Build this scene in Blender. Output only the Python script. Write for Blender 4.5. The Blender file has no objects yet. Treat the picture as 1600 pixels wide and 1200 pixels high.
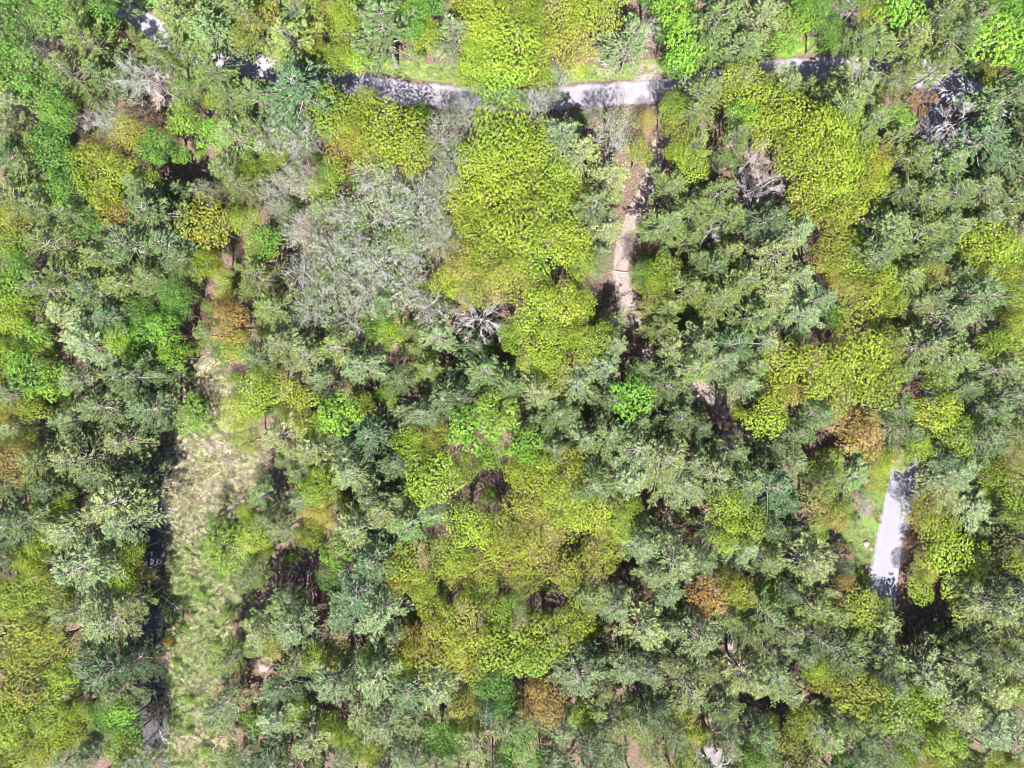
import bpy, math, random
import numpy as np
from mathutils import Vector, Quaternion

# ------------------------------------------------------------------ camera, sky, sun, exposure
SC = bpy.context.scene
ALT = 120.0                       # metres above the ground, looking straight down
PPM = 10.0                        # pixels of a 1600 px wide picture per metre on the ground
cam_d = bpy.data.cameras.new("camera")
cam_d.sensor_width = 36.0
cam_d.lens = 36.0 * ALT / 160.0
cam_d.clip_start = 1.0
cam_d.clip_end = 8000.0
cam = bpy.data.objects.new("camera", cam_d)
SC.collection.objects.link(cam)
cam.location = (0, 0, ALT)
cam.rotation_euler = (0, 0, 0)
SC.camera = cam

SUN_EL = math.radians(56)
SUN_AZ = math.radians(181)        # the sun stands almost due south: shadows run towards the top of the picture
world = bpy.data.worlds.new("World")
SC.world = world
world.use_nodes = True
wn = world.node_tree
bg = wn.nodes["Background"]
sky = wn.nodes.new("ShaderNodeTexSky")
sky.sky_type = 'NISHITA'
sky.sun_disc = False
sky.sun_elevation = SUN_EL
sky.sun_rotation = SUN_AZ
wn.links.new(sky.outputs[0], bg.inputs[0])
bg.inputs[1].default_value = 0.08
sun_d = bpy.data.lights.new("sun", 'SUN')
sun_d.energy = 5.0
sun_d.angle = math.radians(0.5)
sun_d.color = (1.0, 0.96, 0.90)
sun = bpy.data.objects.new("sun", sun_d)
SC.collection.objects.link(sun)
sun.rotation_euler = (math.pi / 2 - SUN_EL, 0, math.pi - SUN_AZ)
SC.view_settings.view_transform = 'Standard'
SC.view_settings.look = 'None'
SC.view_settings.gamma = 1.0
SC.view_settings.use_curve_mapping = False
SC.view_settings.exposure = 2.36
SC.cycles.max_bounces = 6
SC.cycles.diffuse_bounces = 3
SC.cycles.glossy_bounces = 2
SC.cycles.transmission_bounces = 4
SC.render.film_transparent = False
SC.cycles.filter_width = 0.9

R = math.radians
random.seed(7)
COL = SC.collection


# ------------------------------------------------------------------ helpers
def g2(px, py):
    """picture pixel (1600 x 1200) -> point on the ground"""
    return ((px - 800) / PPM, (600 - py) / PPM)


def ghz(x, y):
    """height of the terrain"""
    x = np.asarray(x, dtype=float); y = np.asarray(y, dtype=float)
    h = 0.55 * np.sin(x * 0.061 + 1.3) * np.cos(y * 0.053 - 0.4) + 0.3 * np.sin(x * 0.13 + y * 0.11) + 0.12 * np.sin(x * 0.31 - y * 0.27 + 2)
    d = np.maximum(np.abs(x), np.abs(y))
    return h * np.clip((400 - d) / 200, 0, 1)


def link(o, parent=None):
    COL.objects.link(o)
    if parent is not None:
        o.parent = parent
    return o


def mesh_np(name, verts, faces, mat, smooth=False):
    """verts (N,3), faces list of (M,k) integer arrays"""
    me = bpy.data.meshes.new(name)
    verts = np.ascontiguousarray(verts, dtype=np.float32)
    me.vertices.add(len(verts))
    me.vertices.foreach_set("co", verts.ravel())
    faces = [np.asarray(f, dtype=np.int32) for f in faces if len(f)]
    nl = sum(f.size for f in faces)
    npoly = sum(len(f) for f in faces)
    me.loops.add(nl)
    me.loops.foreach_set("vertex_index", np.concatenate([f.ravel() for f in faces]))
    me.polygons.add(npoly)
    tot = np.concatenate([np.full(len(f), f.shape[1], dtype=np.int32) for f in faces])
    st = np.concatenate([[0], np.cumsum(tot)[:-1]]).astype(np.int32)
    me.polygons.foreach_set("loop_start", st)
    me.polygons.foreach_set("loop_total", tot)
    if smooth:
        me.polygons.foreach_set("use_smooth", np.ones(npoly, dtype=bool))
    me.update(calc_edges=True)
    me.materials.append(mat)
    return me


class Build:
    """collects tubes, ribbons and leaf polygons, then makes one mesh of them"""
    def __init__(self):
        self.v = []; self.q = []; self.t = []; self.n = 0

    def tube(self, pts, rad, sides=5):
        pts = np.asarray(pts, float); rad = np.asarray(rad, float)
        d = np.gradient(pts, axis=0)
        d /= np.linalg.norm(d, axis=1)[:, None] + 1e-9
        ref = np.array([0.0, 0, 1]) if abs(d[0][2]) < 0.9 else np.array([1.0, 0, 0])
        u = np.cross(d, ref); u /= np.linalg.norm(u, axis=1)[:, None] + 1e-9
        w = np.cross(d, u)
        a = np.arange(sides) * 2 * math.pi / sides
        ring = pts[:, None, :] + rad[:, None, None] * (np.cos(a)[None, :, None] * u[:, None, :] + np.sin(a)[None, :, None] * w[:, None, :])
        k = len(pts)
        self.v.append(ring.reshape(-1, 3))
        i = np.arange(k - 1)[:, None] * sides; j = np.arange(sides)[None, :]; jn = (j + 1) % sides
        f = np.stack([i + j, i + jn, i + sides + jn, i + sides + j], -1).reshape(-1, 4) + self.n
        self.q.append(f)
        if sides == 4:
            self.q.append(np.array([[0, 1, 2, 3]]) + self.n + (k - 1) * sides)
        self.n += k * sides

    def ribbons(self, a, b, w, rng):
        """thin twigs as three-sided spikes from a to b (N,3)"""
        a = np.asarray(a, float); b = np.asarray(b, float); N = len(a)
        d = b - a; d /= np.linalg.norm(d, axis=1)[:, None] + 1e-9
        r = rng.normal(size=(N, 3)); u = np.cross(d, r); u /= np.linalg.norm(u, axis=1)[:, None] + 1e-9
        v = np.cross(d, u); w = np.broadcast_to(np.asarray(w, float).reshape(-1, 1), (N, 1))
        P = np.stack([a + u * w, a + (-0.5 * u + 0.87 * v) * w, a + (-0.5 * u - 0.87 * v) * w, b], 1)
        self.v.append(P.reshape(-1, 3))
        base = (np.arange(N) * 4 + self.n)[:, None]
        self.t.append(np.concatenate([base + np.array([[0, 1, 3]]), base + np.array([[1, 2, 3]]), base + np.array([[2, 0, 3]])]))
        self.n += 4 * N

    def tris(self, P):
        N = len(P)
        self.v.append(P.reshape(-1, 3)); self.t.append(np.arange(N * 3).reshape(N, 3) + self.n); self.n += N * 3

    def quads(self, P):
        N = len(P)
        self.v.append(P.reshape(-1, 3)); self.q.append(np.arange(N * 4).reshape(N, 4) + self.n); self.n += N * 4

    def mesh(self, name, mat, smooth=False):
        f = []
        if self.q: f.append(np.concatenate(self.q))
        if self.t: f.append(np.concatenate(self.t))
        return mesh_np(name, np.concatenate(self.v), f, mat, smooth)


def unit(a):
    return a / (np.linalg.norm(a, axis=-1, keepdims=True) + 1e-9)


def leaf_quads(pos, nrm, size, rng, slim=0.62, fold=0.12):
    """kite-shaped leaves: pos (N,3), nrm (N,3), size (N,)"""
    r = rng.normal(size=pos.shape)
    u = unit(np.cross(nrm, r)); v = unit(np.cross(nrm, u)); s = np.asarray(size).reshape(-1, 1)
    n = unit(nrm)
    return np.stack([pos - u * s * .5, pos + v * s * slim * .5 + n * s * fold, pos + u * s * .55, pos - v * s * slim * .5 + n * s * fold], 1)


# ------------------------------------------------------------------ materials
def new_mat(name):
    m = bpy.data.materials.new(name); m.use_nodes = True
    nt = m.node_tree; nt.nodes.clear()
    return m, nt, nt.nodes, nt.links


def noise(nt, scale, detail=3, vec=None, rough=0.55):
    n = nt.nodes.new("ShaderNodeTexNoise"); n.inputs["Scale"].default_value = scale; n.inputs["Detail"].default_value = detail
    n.inputs["Roughness"].default_value = rough
    if vec: nt.links.new(vec, n.inputs["Vector"])
    return n.outputs["Fac"]


def ramp(nt, fac, stops):
    r = nt.nodes.new("ShaderNodeValToRGB"); e = r.color_ramp.elements
    while len(e) < len(stops): e.new(0.5)
    for i, (p, c) in enumerate(stops):
        e[i].position = p; e[i].color = (c[0], c[1], c[2], 1)
    nt.links.new(fac, r.inputs[0])
    return r.outputs[0]


def mix(nt, fac, a, b, mode='MIX'):
    m = nt.nodes.new("ShaderNodeMix"); m.data_type = 'RGBA'; m.blend_type = mode
    if isinstance(fac, (int, float)): m.inputs[0].default_value = fac
    else: nt.links.new(fac, m.inputs[0])
    for k, x in ((6, a), (7, b)):
        if isinstance(x, tuple): m.inputs[k].default_value = (*x[:3], 1)
        else: nt.links.new(x, m.inputs[k])
    return m.outputs[2]


def mathn(nt, op, a, b=0.0, c=None):
    m = nt.nodes.new("ShaderNodeMath"); m.operation = op
    for k, x in ((0, a), (1, b), (2, c)):
        if x is None: continue
        if isinstance(x, (int, float)): m.inputs[k].default_value = x
        else: nt.links.new(x, m.inputs[k])
    return m.outputs[0]


def foliage_mat(name, trans, rough, spec, spread, tint=(1, 1, 1), tint_amt=0.0, hue=0.02, nscale=0.9):
    """leaf colour = the tree's own colour, varied from leaf to leaf and from bough to bough"""
    m, nt, N, L = new_mat(name)
    oi = N.new("ShaderNodeObjectInfo"); geo = N.new("ShaderNodeNewGeometry"); tc = N.new("ShaderNodeTexCoord")
    col = oi.outputs["Color"]
    n1 = noise(nt, nscale, 2, tc.outputs["Object"])
    rnd = geo.outputs["Random Per Island"]
    val = mathn(nt, 'MULTIPLY_ADD', rnd, 2 * spread, 1 - spread)
    hs = N.new("ShaderNodeHueSaturation")
    L.new(col, hs.inputs["Color"])
    h = mathn(nt, 'MULTIPLY_ADD', rnd, hue, 0.5 - hue * 0.5)
    h2 = mathn(nt, 'MULTIPLY_ADD', n1, -0.05, 0.025)
    L.new(mathn(nt, 'ADD', h, h2), hs.inputs["Hue"])
    L.new(val, hs.inputs["Value"])
    c = hs.outputs[0]
    if trans < .4:
        f2 = ramp(nt, noise(nt, 2.4, 2, tc.outputs["Object"]), [(0.38, (.62, .66, .62)), (0.62, (1.25, 1.2, 1.2))])
        c = mix(nt, 1.0, c, f2, 'MULTIPLY')
    if tint_amt > 0:
        f = ramp(nt, noise(nt, nscale * 0.6, 3, tc.outputs["Object"]), [(0.48, (0, 0, 0)), (0.62, (tint_amt,) * 3)])
        c = mix(nt, f, c, tint)
    p = N.new("ShaderNodeBsdfPrincipled"); L.new(c, p.inputs["Base Color"])
    p.inputs["Roughness"].default_value = rough; p.inputs["Specular IOR Level"].default_value = spec
    t = N.new("ShaderNodeBsdfTranslucent")
    c2 = mix(nt, 0.35, c, (0.30, 0.36, 0.02)) if trans > 0.2 else c
    L.new(c2, t.inputs["Color"])
    ms = N.new("ShaderNodeMixShader"); ms.inputs[0].default_value = trans
    L.new(p.outputs[0], ms.inputs[1]); L.new(t.outputs[0], ms.inputs[2])
    o = N.new("ShaderNodeOutputMaterial"); L.new(ms.outputs[0], o.inputs[0])
    return m


def bark_mat(name, a, b, scale=6):
    m, nt, N, L = new_mat(name)
    tc = N.new("ShaderNodeTexCoord")
    c = ramp(nt, noise(nt, scale, 5, tc.outputs["Object"]), [(0.35, a), (0.65, b)])
    p = N.new("ShaderNodeBsdfPrincipled"); L.new(c, p.inputs["Base Color"]); p.inputs["Roughness"].default_value = 0.9
    bp = N.new("ShaderNodeBump"); bp.inputs["Strength"].default_value = 0.6; bp.inputs["Distance"].default_value = 0.05
    L.new(noise(nt, scale * 3, 4, tc.outputs["Object"]), bp.inputs["Height"]); L.new(bp.outputs[0], p.inputs["Normal"])
    o = N.new("ShaderNodeOutputMaterial"); L.new(p.outputs[0], o.inputs[0])
    return m


M_NEEDLE = foliage_mat("pine_needles", 0.2, 0.6, 0.2, 0.42, hue=0.03)
M_LEAF = foliage_mat("spring_leaves", 0.22, 0.6, 0.25, 0.3, hue=0.035)
M_LEAF_MIX = foliage_mat("turning_leaves", 0.2, 0.6, 0.25, 0.35, tint=(0.15, 0.10, 0.03), tint_amt=0.6, hue=0.05)
M_SILVER = foliage_mat("small_silver_leaves", 0.2, 0.5, 0.5, 0.6, tint=(0.17, 0.16, 0.14), tint_amt=0.5, hue=0.03)
M_BARK = bark_mat("grey_brown_bark", (0.07, 0.055, 0.045), (0.17, 0.14, 0.12))
M_PBARK = bark_mat("pine_bark", (0.09, 0.075, 0.065), (0.2, 0.17, 0.15))
M_WHITE = bark_mat("pale_twigs", (0.11, 0.10, 0.10), (0.255, 0.24, 0.24), 3)
M_DEAD = bark_mat("bleached_dead_wood", (0.17, 0.155, 0.155), (0.30, 0.275, 0.275), 3)
M_TWIG = bark_mat("brown_twigs", (0.10, 0.075, 0.065), (0.24, 0.18, 0.16), 3)


# ------------------------------------------------------------------ layout of the ground, in picture pixels
ROAD = [(-300, -130), (-100, -90), (60, -45), (160, 0), (225, 38), (300, 80), (390, 104), (500, 124), (620, 143), (700, 150), (800, 155), (920, 149),
        (1000, 146), (1050, 138), (1150, 120), (1270, 108), (1390, 112), (1460, 128), (1520, 152), (1600, 190), (1700, 235), (1950, 330)]
DRIVE = [(1452, 140), (1462, 220), (1478, 320), (1484, 440), (1470, 560), (1444, 660), (1417, 740), (1403, 795), (1390, 850), (1381, 910), (1381, 970), (1392, 1060), (1418, 1160),
         (1440, 1260), (1450, 1400)]
TRAIL = [(1042, 160), (1036, 220), (1024, 255), (1010, 300), (990, 342), (974, 390), (968, 430), (980, 480), (996, 530), (1030, 572), (1080, 600), (1122, 626), (1142, 668), (1134, 730), (1112, 800),
         (1104, 870), (1128, 940), (1152, 1000), (1142, 1060), (1122, 1130), (1104, 1190), (1096, 1300)]
GRASS = [(285, 562), (350, 556), (356, 650), (402, 696), (412, 758), (392, 800), (402, 850), (425, 885), (398, 930), (362, 975), (368, 1050), (352, 1120), (372, 1180), (365, 1260), (262, 1260), (266, 1100), (258, 1000), (266, 850), (262, 700), (262, 640)]
DARKSTRIP = [(222, 690), (268, 690), (270, 1260), (205, 1260), (215, 1000), (222, 850)]  # ground in the tree shade left of the grass, painted dark below
GAPS = [(222, 38, 13), (292, 95, 16), (385, 103, 16), (606, 134, 24), (664, 142, 26), (700, 150, 22), (1270, 104, 20), (1395, 140, 12), (1440, 102, 14), (1500, 140, 24), (1435, 190, 14),
        (900, 150, 24), (950, 140, 30), (1010, 140, 34), (640, 100, 22), (700, 110, 18), (948, 105, 18), (1120, 100, 12), (1200, 96, 12),
        (1005, 298, 24), (998, 335, 16), (985, 360, 16), (972, 400, 20), (942, 442, 24), (975, 472, 20), (1000, 526, 22), (1034, 225, 4), (1024, 255, 5), (315, 592, 24), (320, 452, 20), (612, 560, 14),
        (702, 560, 16), (1122, 622, 14), (1138, 666, 18), (1030, 795, 15), (1086, 840, 13), (766, 752, 13), (440, 885, 32), (482, 895, 18), (425, 745, 16), (642, 942, 14), (842, 940, 16),
        (945, 1010, 20), (1000, 1085, 18), (1150, 1005, 13), (1180, 1110, 16), (1112, 1190, 26), (1440, 985, 24), (1572, 842, 22), (302, 265, 20), (1312, 92, 14), (1112, 245, 8), (1108, 375, 10), (1410, 1172, 1),
        (1345, 860, 26), (255, 760, 8), (1065, 410, 6), (790, 485, 8), (870, 935, 10)]


def dseg(P, line, loop=False):
    """distance from points P (N,2) to a polyline"""
    L = np.asarray(line, float); best = np.full(len(P), 1e9)
    n = len(L)
    for i in range(n if loop else n - 1):
        a = L[i]; b = L[(i + 1) % n]; ab = b - a
        t = np.clip(((P - a) @ ab) / (ab @ ab), 0, 1)
        best = np.minimum(best, np.linalg.norm(P - (a + t[:, None] * ab), axis=1))
    return best


def inside(P, poly):
    L = np.asarray(poly, float); x, y = P[:, 0], P[:, 1]; c = np.zeros(len(P), bool); j = len(L) - 1
    for i in range(len(L)):
        xi, yi = L[i]; xj, yj = L[j]
        c ^= ((yi > y) != (yj > y)) & (x < (xj - xi) * (y - yi) / (yj - yi + 1e-12) + xi)
        j = i
    return c


def signed(P, poly):
    d = dseg(P, poly, True)
    return np.where(inside(P, poly), d, -d)


def px_of(x, y):
    return np.stack([np.asarray(x) * PPM + 800, 600 - np.asarray(y) * PPM], -1)


# ground sheet out to the horizon, fine where the picture looks
def axis(half, step, far):
    a = list(np.arange(0, half + 1e-6, step)); s = step
    while a[-1] < far:
        s *= 1.35; a.append(a[-1] + s)
    a = np.array(a); return np.concatenate([-a[:0:-1], a])


gx = axis(92, 0.5, 3000); gy = axis(72, 0.5, 3000)
X, Y = np.meshgrid(gx, gy); P = px_of(X.ravel(), Y.ravel())
rs = np.random.RandomState(3)
m_grass = 1 / (1 + np.exp(-signed(P, GRASS) / 7))
verge = np.clip(1.3 - np.abs(dseg(P, ROAD) - 36) / 16, 0, 1) * (P[:, 1] < 140)
vd = np.maximum(np.exp(-((P[:, 0] - 1345) ** 2 + (P[:, 1] - 845) ** 2) / 38.0 ** 2), np.exp(-((P[:, 0] - 1385) ** 2 / 500 + (P[:, 1] - 760) ** 2 / 1600)))
m_verge = np.clip(np.maximum(verge, vd * 1.3), 0, 1)
m_path = np.exp(-(dseg(P, TRAIL) / 15) ** 2)
for cx, cy, r in [(1112, 1190, 30), (948, 105, 20), (1440, 985, 16), (1012, 120, 26), (335, 760, 18), (325, 700, 14), (390, 740, 14), (690, 80, 12), (1035, 225, 12), (1150, 1005, 10), (415, 1035, 14)]:
    m_path = np.maximum(m_path, np.exp(-((P[:, 0] - cx) ** 2 + (P[:, 1] - cy) ** 2) / (r * r)))
hz = ghz(X.ravel(), Y.ravel()) + 0.10 * np.sin(P[:, 0] * 0.31 + 2 * np.sin(P[:, 1] * .17)) * np.exp(-np.maximum(np.abs(X.ravel()), np.abs(Y.ravel())) / 200) * (1 - np.clip(1.6 - dseg(P, ROAD) / 40, 0, 1)) * (
    1 - np.clip(1.6 - dseg(P, DRIVE) / 34, 0, 1))
m_shade = 1 / (1 + np.exp(-signed(P, DARKSTRIP) / 5))
hz = hz - .45 * m_shade  # the floor is also lowered along the painted shade
V = np.stack([X.ravel(), Y.ravel(), hz], -1)
nx, ny = len(gx), len(gy)
i = (np.arange(ny - 1)[:, None] * nx + np.arange(nx - 1)[None, :]).ravel()
F = np.stack([i, i + 1, i + 1 + nx, i + nx], -1)

m, nt, N, L = new_mat("forest_floor")
tc = N.new("ShaderNodeTexCoord"); ob = tc.outputs["Object"]
def att(n):
    a = N.new("ShaderNodeAttribute"); a.attribute_name = n; return a.outputs["Fac"]
fine = noise(nt, 5.5, 6, ob, 0.75); mid = noise(nt, 0.8, 4, ob); broad = noise(nt, 0.13, 3, ob)
litter = ramp(nt, fine, [(0.30, (0.024, 0.017, 0.017)), (0.46, (0.068, 0.042, 0.035)), (0.56, (0.12, 0.08, 0.067)), (0.70, (0.19, 0.15, 0.13))])
moss = ramp(nt, fine, [(0.35, (0.02, 0.035, 0.012)), (0.65, (0.07, 0.10, 0.03))])
base = mix(nt, ramp(nt, mid, [(0.5, (0, 0, 0)), (0.68, (0.7,) * 3)]), litter, moss)
straw = ramp(nt, fine, [(0.3, (0.03, 0.03, 0.014)), (0.5, (0.09, 0.085, 0.045)), (0.68, (0.19, 0.17, 0.11))])
green = ramp(nt, fine, [(0.3, (0.035, 0.065, 0.015)), (0.65, (0.11, 0.17, 0.04))])
gr = mix(nt, ramp(nt, mid, [(0.48, (0, 0, 0)), (0.6, (1,) * 3)]), straw, green)
def masked(a, gain=0.55):
    s = mathn(nt, 'ADD', att(a), mathn(nt, 'MULTIPLY_ADD', mid, gain, -gain * 0.5))
    return ramp(nt, s, [(0.40, (0, 0, 0)), (0.58, (1,) * 3)])
c = mix(nt, masked("grass"), base, gr)
c = mix(nt, masked("verge"), c, green)
pale = ramp(nt, fine, [(0.32, (0.07, 0.052, 0.047)), (0.48, (0.16, 0.13, 0.12)), (0.66, (0.26, 0.225, 0.22))])
c = mix(nt, masked("trail", 0.7), c, pale)
c = mix(nt, masked("shade", 0.4), c, ramp(nt, fine, [(0.35, (0.016, 0.015, 0.02)), (0.75, (0.10, 0.09, 0.095))]))  # tree shade painted into the floor colour as a near-black strip
p = N.new("ShaderNodeBsdfPrincipled"); L.new(c, p.inputs["Base Color"]); p.inputs["Roughness"].default_value = 0.95; p.inputs["Specular IOR Level"].default_value = 0.1
bp = N.new("ShaderNodeBump"); bp.inputs["Strength"].default_value = 1.0; bp.inputs["Distance"].default_value = 0.12
L.new(fine, bp.inputs["Height"]); L.new(bp.outputs[0], p.inputs["Normal"])
o = N.new("ShaderNodeOutputMaterial"); L.new(p.outputs[0], o.inputs[0])
M_GROUND = m
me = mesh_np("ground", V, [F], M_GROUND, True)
for nm, arr in (("grass", m_grass), ("verge", m_verge), ("trail", m_path), ("shade", m_shade)):
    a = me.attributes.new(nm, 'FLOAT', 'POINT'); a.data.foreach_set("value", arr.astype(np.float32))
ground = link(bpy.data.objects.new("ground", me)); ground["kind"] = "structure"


def gravel_mat(name, a, b, dark):
    m, nt, N, L = new_mat(name)
    tc = N.new("ShaderNodeTexCoord"); ob = tc.outputs["Object"]; uv = tc.outputs["UV"]
    fine = noise(nt, 9, 6, ob, 0.8); mid = noise(nt, 0.5, 4, ob)
    c = mix(nt, ramp(nt, fine, [(0.3, (0, 0, 0)), (0.7, (1,) * 3)]), a, b)
    c = mix(nt, ramp(nt, mid, [(0.40, (0,) * 3), (0.72, (0.6,) * 3)]), c, dark)
    sx = N.new("ShaderNodeSeparateXYZ"); L.new(uv, sx.inputs[0])        # u across the road: loose gravel ridges between the wheel tracks
    t = ramp(nt, sx.outputs[0], [(0.0, (0.9,) * 3), (0.12, (0.35,) * 3), (0.28, (0.0,) * 3), (0.5, (0.35,) * 3)])
    c = mix(nt, t, c, dark)
    p = N.new("ShaderNodeBsdfPrincipled"); L.new(c, p.inputs["Base Color"]); p.inputs["Roughness"].default_value = 0.9
    bp = N.new("ShaderNodeBump"); bp.inputs["Strength"].default_value = 0.5; bp.inputs["Distance"].default_value = 0.03
    L.new(fine, bp.inputs["Height"]); L.new(bp.outputs[0], p.inputs["Normal"])
    o = N.new("ShaderNodeOutputMaterial"); L.new(p.outputs[0], o.inputs[0])
    return m


def smooth_line(pts, step=6.0):
    Pt = np.asarray(pts, float); out = []
    for k in range(len(Pt) - 1):
        p0 = Pt[max(k - 1, 0)]; p1 = Pt[k]; p2 = Pt[k + 1]; p3 = Pt[min(k + 2, len(Pt) - 1)]
        n = max(2, int(np.linalg.norm(p2 - p1) / step))
        for t in np.arange(n) / n:
            out.append(0.5 * ((2 * p1) + (-p0 + p2) * t + (2 * p0 - 5 * p1 + 4 * p2 - p3) * t * t + (-p0 + 3 * p1 - 3 * p2 + p3) * t ** 3))
    out.append(Pt[-1]); return np.array(out)


def strip(name, line, half, mat, lift, rag=0.25, widen=None, seed=1):
    rng = np.random.RandomState(seed)
    C = smooth_line(line); C = np.stack([(C[:, 0] - 800) / PPM, (600 - C[:, 1]) / PPM], -1)
    d = np.gradient(C, axis=0); d /= np.linalg.norm(d, axis=1)[:, None]; n = np.stack([-d[:, 1], d[:, 0]], -1)
    K = 15; U = np.linspace(-1, 1, K); vv = []; uvx = []
    nl = np.cumsum(rng.normal(size=len(C))) ; nl = (nl - np.convolve(nl, np.ones(15) / 15, 'same'))
    nr = np.cumsum(rng.normal(size=len(C))) ; nr = (nr - np.convolve(nr, np.ones(15) / 15, 'same'))
    for k in range(len(C)):
        h = half + (widen(C[k]) if widen else 0)
        for u in U:
            e = rag * (nl[k] if u < 0 else nr[k]) * abs(u) * 0.3
            q = C[k] + n[k] * u * (h + e)
            crown = 0.06 * (1 - u * u)
            vv.append((q[0], q[1], float(ghz(q[0], q[1])) + lift + crown - (0.06 if abs(u) == 1 else 0))); uvx.append((abs(u), 0))
    i = (np.arange(len(C) - 1)[:, None] * K + np.arange(K - 1)[None, :]).ravel()
    F = np.stack([i, i + K, i + K + 1, i + 1], -1)[:, ::-1]
    me = mesh_np(name, np.array(vv), [F], mat, True)
    uvl = me.uv_layers.new(name="UVMap"); uv = np.array(uvx)
    idx = F.ravel(); uvl.data.foreach_set("uv", (1 - uv[idx]).astype(np.float32).ravel())
    o = link(bpy.data.objects.new(name, me)); o["kind"] = "structure"
    return o


M_ROAD = gravel_mat("pale_gravel", (0.115, 0.11, 0.13), (0.21, 0.20, 0.235), (0.085, 0.072, 0.078))
M_DRIVE = gravel_mat("fine_pale_gravel", (0.112, 0.109, 0.134), (0.148, 0.143, 0.172), (0.10, 0.095, 0.11))
strip("gravel_road", ROAD, 1.85, M_ROAD, 0.05, rag=.4, widen=lambda c: 0.9 * math.exp(-((c[0] - 65.5) ** 2) / 60), seed=2)
strip("driveway", DRIVE, 2.35, M_DRIVE, 0.03, rag=0.14, seed=5, widen=lambda c: -1.0 / (1 + math.exp((c[1] + 36) * 1.2)) - 0.9 / (1 + math.exp((-11 - c[1]) * 1.2)))
# clearing of pale gravel at the bottom edge
rng = np.random.RandomState(11)
cc = g2(1112, 1200); vv = [(cc[0], cc[1], float(ghz(*cc)) + 0.07)]
for ring, rr in enumerate((0.5, 1.0)):
    for k in range(28):
        a = k / 28 * 2 * math.pi; r = (2.7 + 0.5 * math.sin(3 * a + 1) + 0.3 * math.sin(7 * a)) * rr
        q = (cc[0] + r * math.cos(a), cc[1] + r * 1.5 * math.sin(a)); vv.append((*q, float(ghz(*q)) + (0.06 if rr < 1 else -0.02)))
T = [(0, 1 + k, 1 + (k + 1) % 28) for k in range(28)]
Q = [(1 + k, 29 + k, 29 + (k + 1) % 28, 1 + (k + 1) % 28) for k in range(28)]
o = link(bpy.data.objects.new("gravel_clearing", mesh_np("gravel_clearing", np.array(vv), [np.array(Q), np.array(T)], M_DRIVE, True))); o["kind"] = "structure"


# ------------------------------------------------------------------ plant shapes (built about z = 0, metres)
def arc(a, b, sag=0.0, n=4, rng=None, wob=0.0):
    a = np.asarray(a, float); b = np.asarray(b, float); t = np.linspace(0, 1, n)[:, None]
    p = a + (b - a) * t; p[:, 2] += (np.sin(t[:, 0] * math.pi)) * sag
    if rng is not None and wob:
        p[1:-1] += rng.normal(size=(n - 2, 3)) * wob
    return p


def pine_shape(seed, Rr=4.0, H=15.0, bare=0.0, nz=9, gap=.42, rise0=0.10):
    rng = np.random.RandomState(seed)
    tr = Build(); fo = Build()
    tp = arc((0, 0, -0.3), (rng.normal() * .35, rng.normal() * .35, H), 0, 7, rng, 0.06)
    tr.tube(tp, np.linspace(0.25, 0.03, 7), 7)
    P_, D_ = [], []
    lop = rng.uniform(0, 6.28); lopn = rng.uniform(.05, .28)
    for w in range(nz):
        t = (w + rng.uniform(-.25, .25)) / (nz - 1); t = min(max(t, 0), 1)
        z = H * (0.42 + 0.56 * t)
        nb = rng.randint(5, 8) if t < .9 else 5
        a0 = rng.uniform(0, 6.28)
        for k in range(nb):
            if rng.rand() < bare: continue
            az = a0 + k * 2 * math.pi / nb + rng.uniform(-.35, .35)
            Lb = Rr * (1.0 - 0.84 * t ** 1.4) * rng.uniform(0.55, 1.2) * (1 + lopn * math.cos(az - lop))
            rise = rise0 + 0.55 * t
            hd = np.array([math.cos(az), math.sin(az), 0]); sd = np.array([-math.sin(az), math.cos(az), 0])
            s = np.linspace(0, 1, 5)
            c = np.array([0, 0, z]) + hd * (s * Lb)[:, None] + np.array([0, 0, 1]) * (rise * Lb * s ** 1.4 - 0.12 * Lb * s * (1 - t))[:, None] + sd * (rng.normal() * .10 * Lb * s ** 2)[:, None]
            tr.tube(c, np.linspace(0.055, 0.012, 5) * (0.6 + Lb / Rr * .6), 4)
            nt_ = max(3, int(Lb * .8 / gap))
            for q in range(nt_):
                u = min(0.24 + 0.76 * (q + rng.rand() * .6) / nt_, 1.0)
                o_ = np.array([np.interp(u, s, c[:, j]) for j in range(3)])
                for side in (-1, 1):
                    lw = (0.36 * Lb * (1.04 - u) + 0.30) * rng.uniform(.5, 1.2)
                    dr = hd * rng.uniform(.8, 1.1) + sd * side * rng.uniform(.45, .9) + np.array([0, 0, rng.uniform(.05, .5)])
                    dr /= np.linalg.norm(dr)
                    m_ = max(2, int(lw / .13))
                    f = (np.arange(m_) + 1.0) / m_
                    f = .35 + .65 * f
                    P_.append(o_ + dr * (f * lw)[:, None]); D_.append(np.repeat(dr[None], m_, 0))
            P_.append(c[-1][None]); D_.append(hd[None] + [[0, 0, .4]])
    P_ = np.concatenate(P_); D_ = unit(np.concatenate(D_))
    k = 5
    Pn = np.repeat(P_, k, 0); Dn = np.repeat(D_, k, 0); n = len(Pn)
    d = unit(Dn * 1.0 + rng.normal(size=(n, 3)) * .42 + [0, 0, .12])
    sv = unit(np.cross(d, np.array([[0, 0, 1.0]]) + rng.normal(size=(n, 3)) * .45))
    ln = rng.uniform(.20, .36, size=(n, 1)); b = Pn + rng.normal(size=(n, 3)) * .04
    fo.tris(np.stack([b - sv * .05, b + sv * .05, b + d * ln], 1))
    return tr, fo


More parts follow.
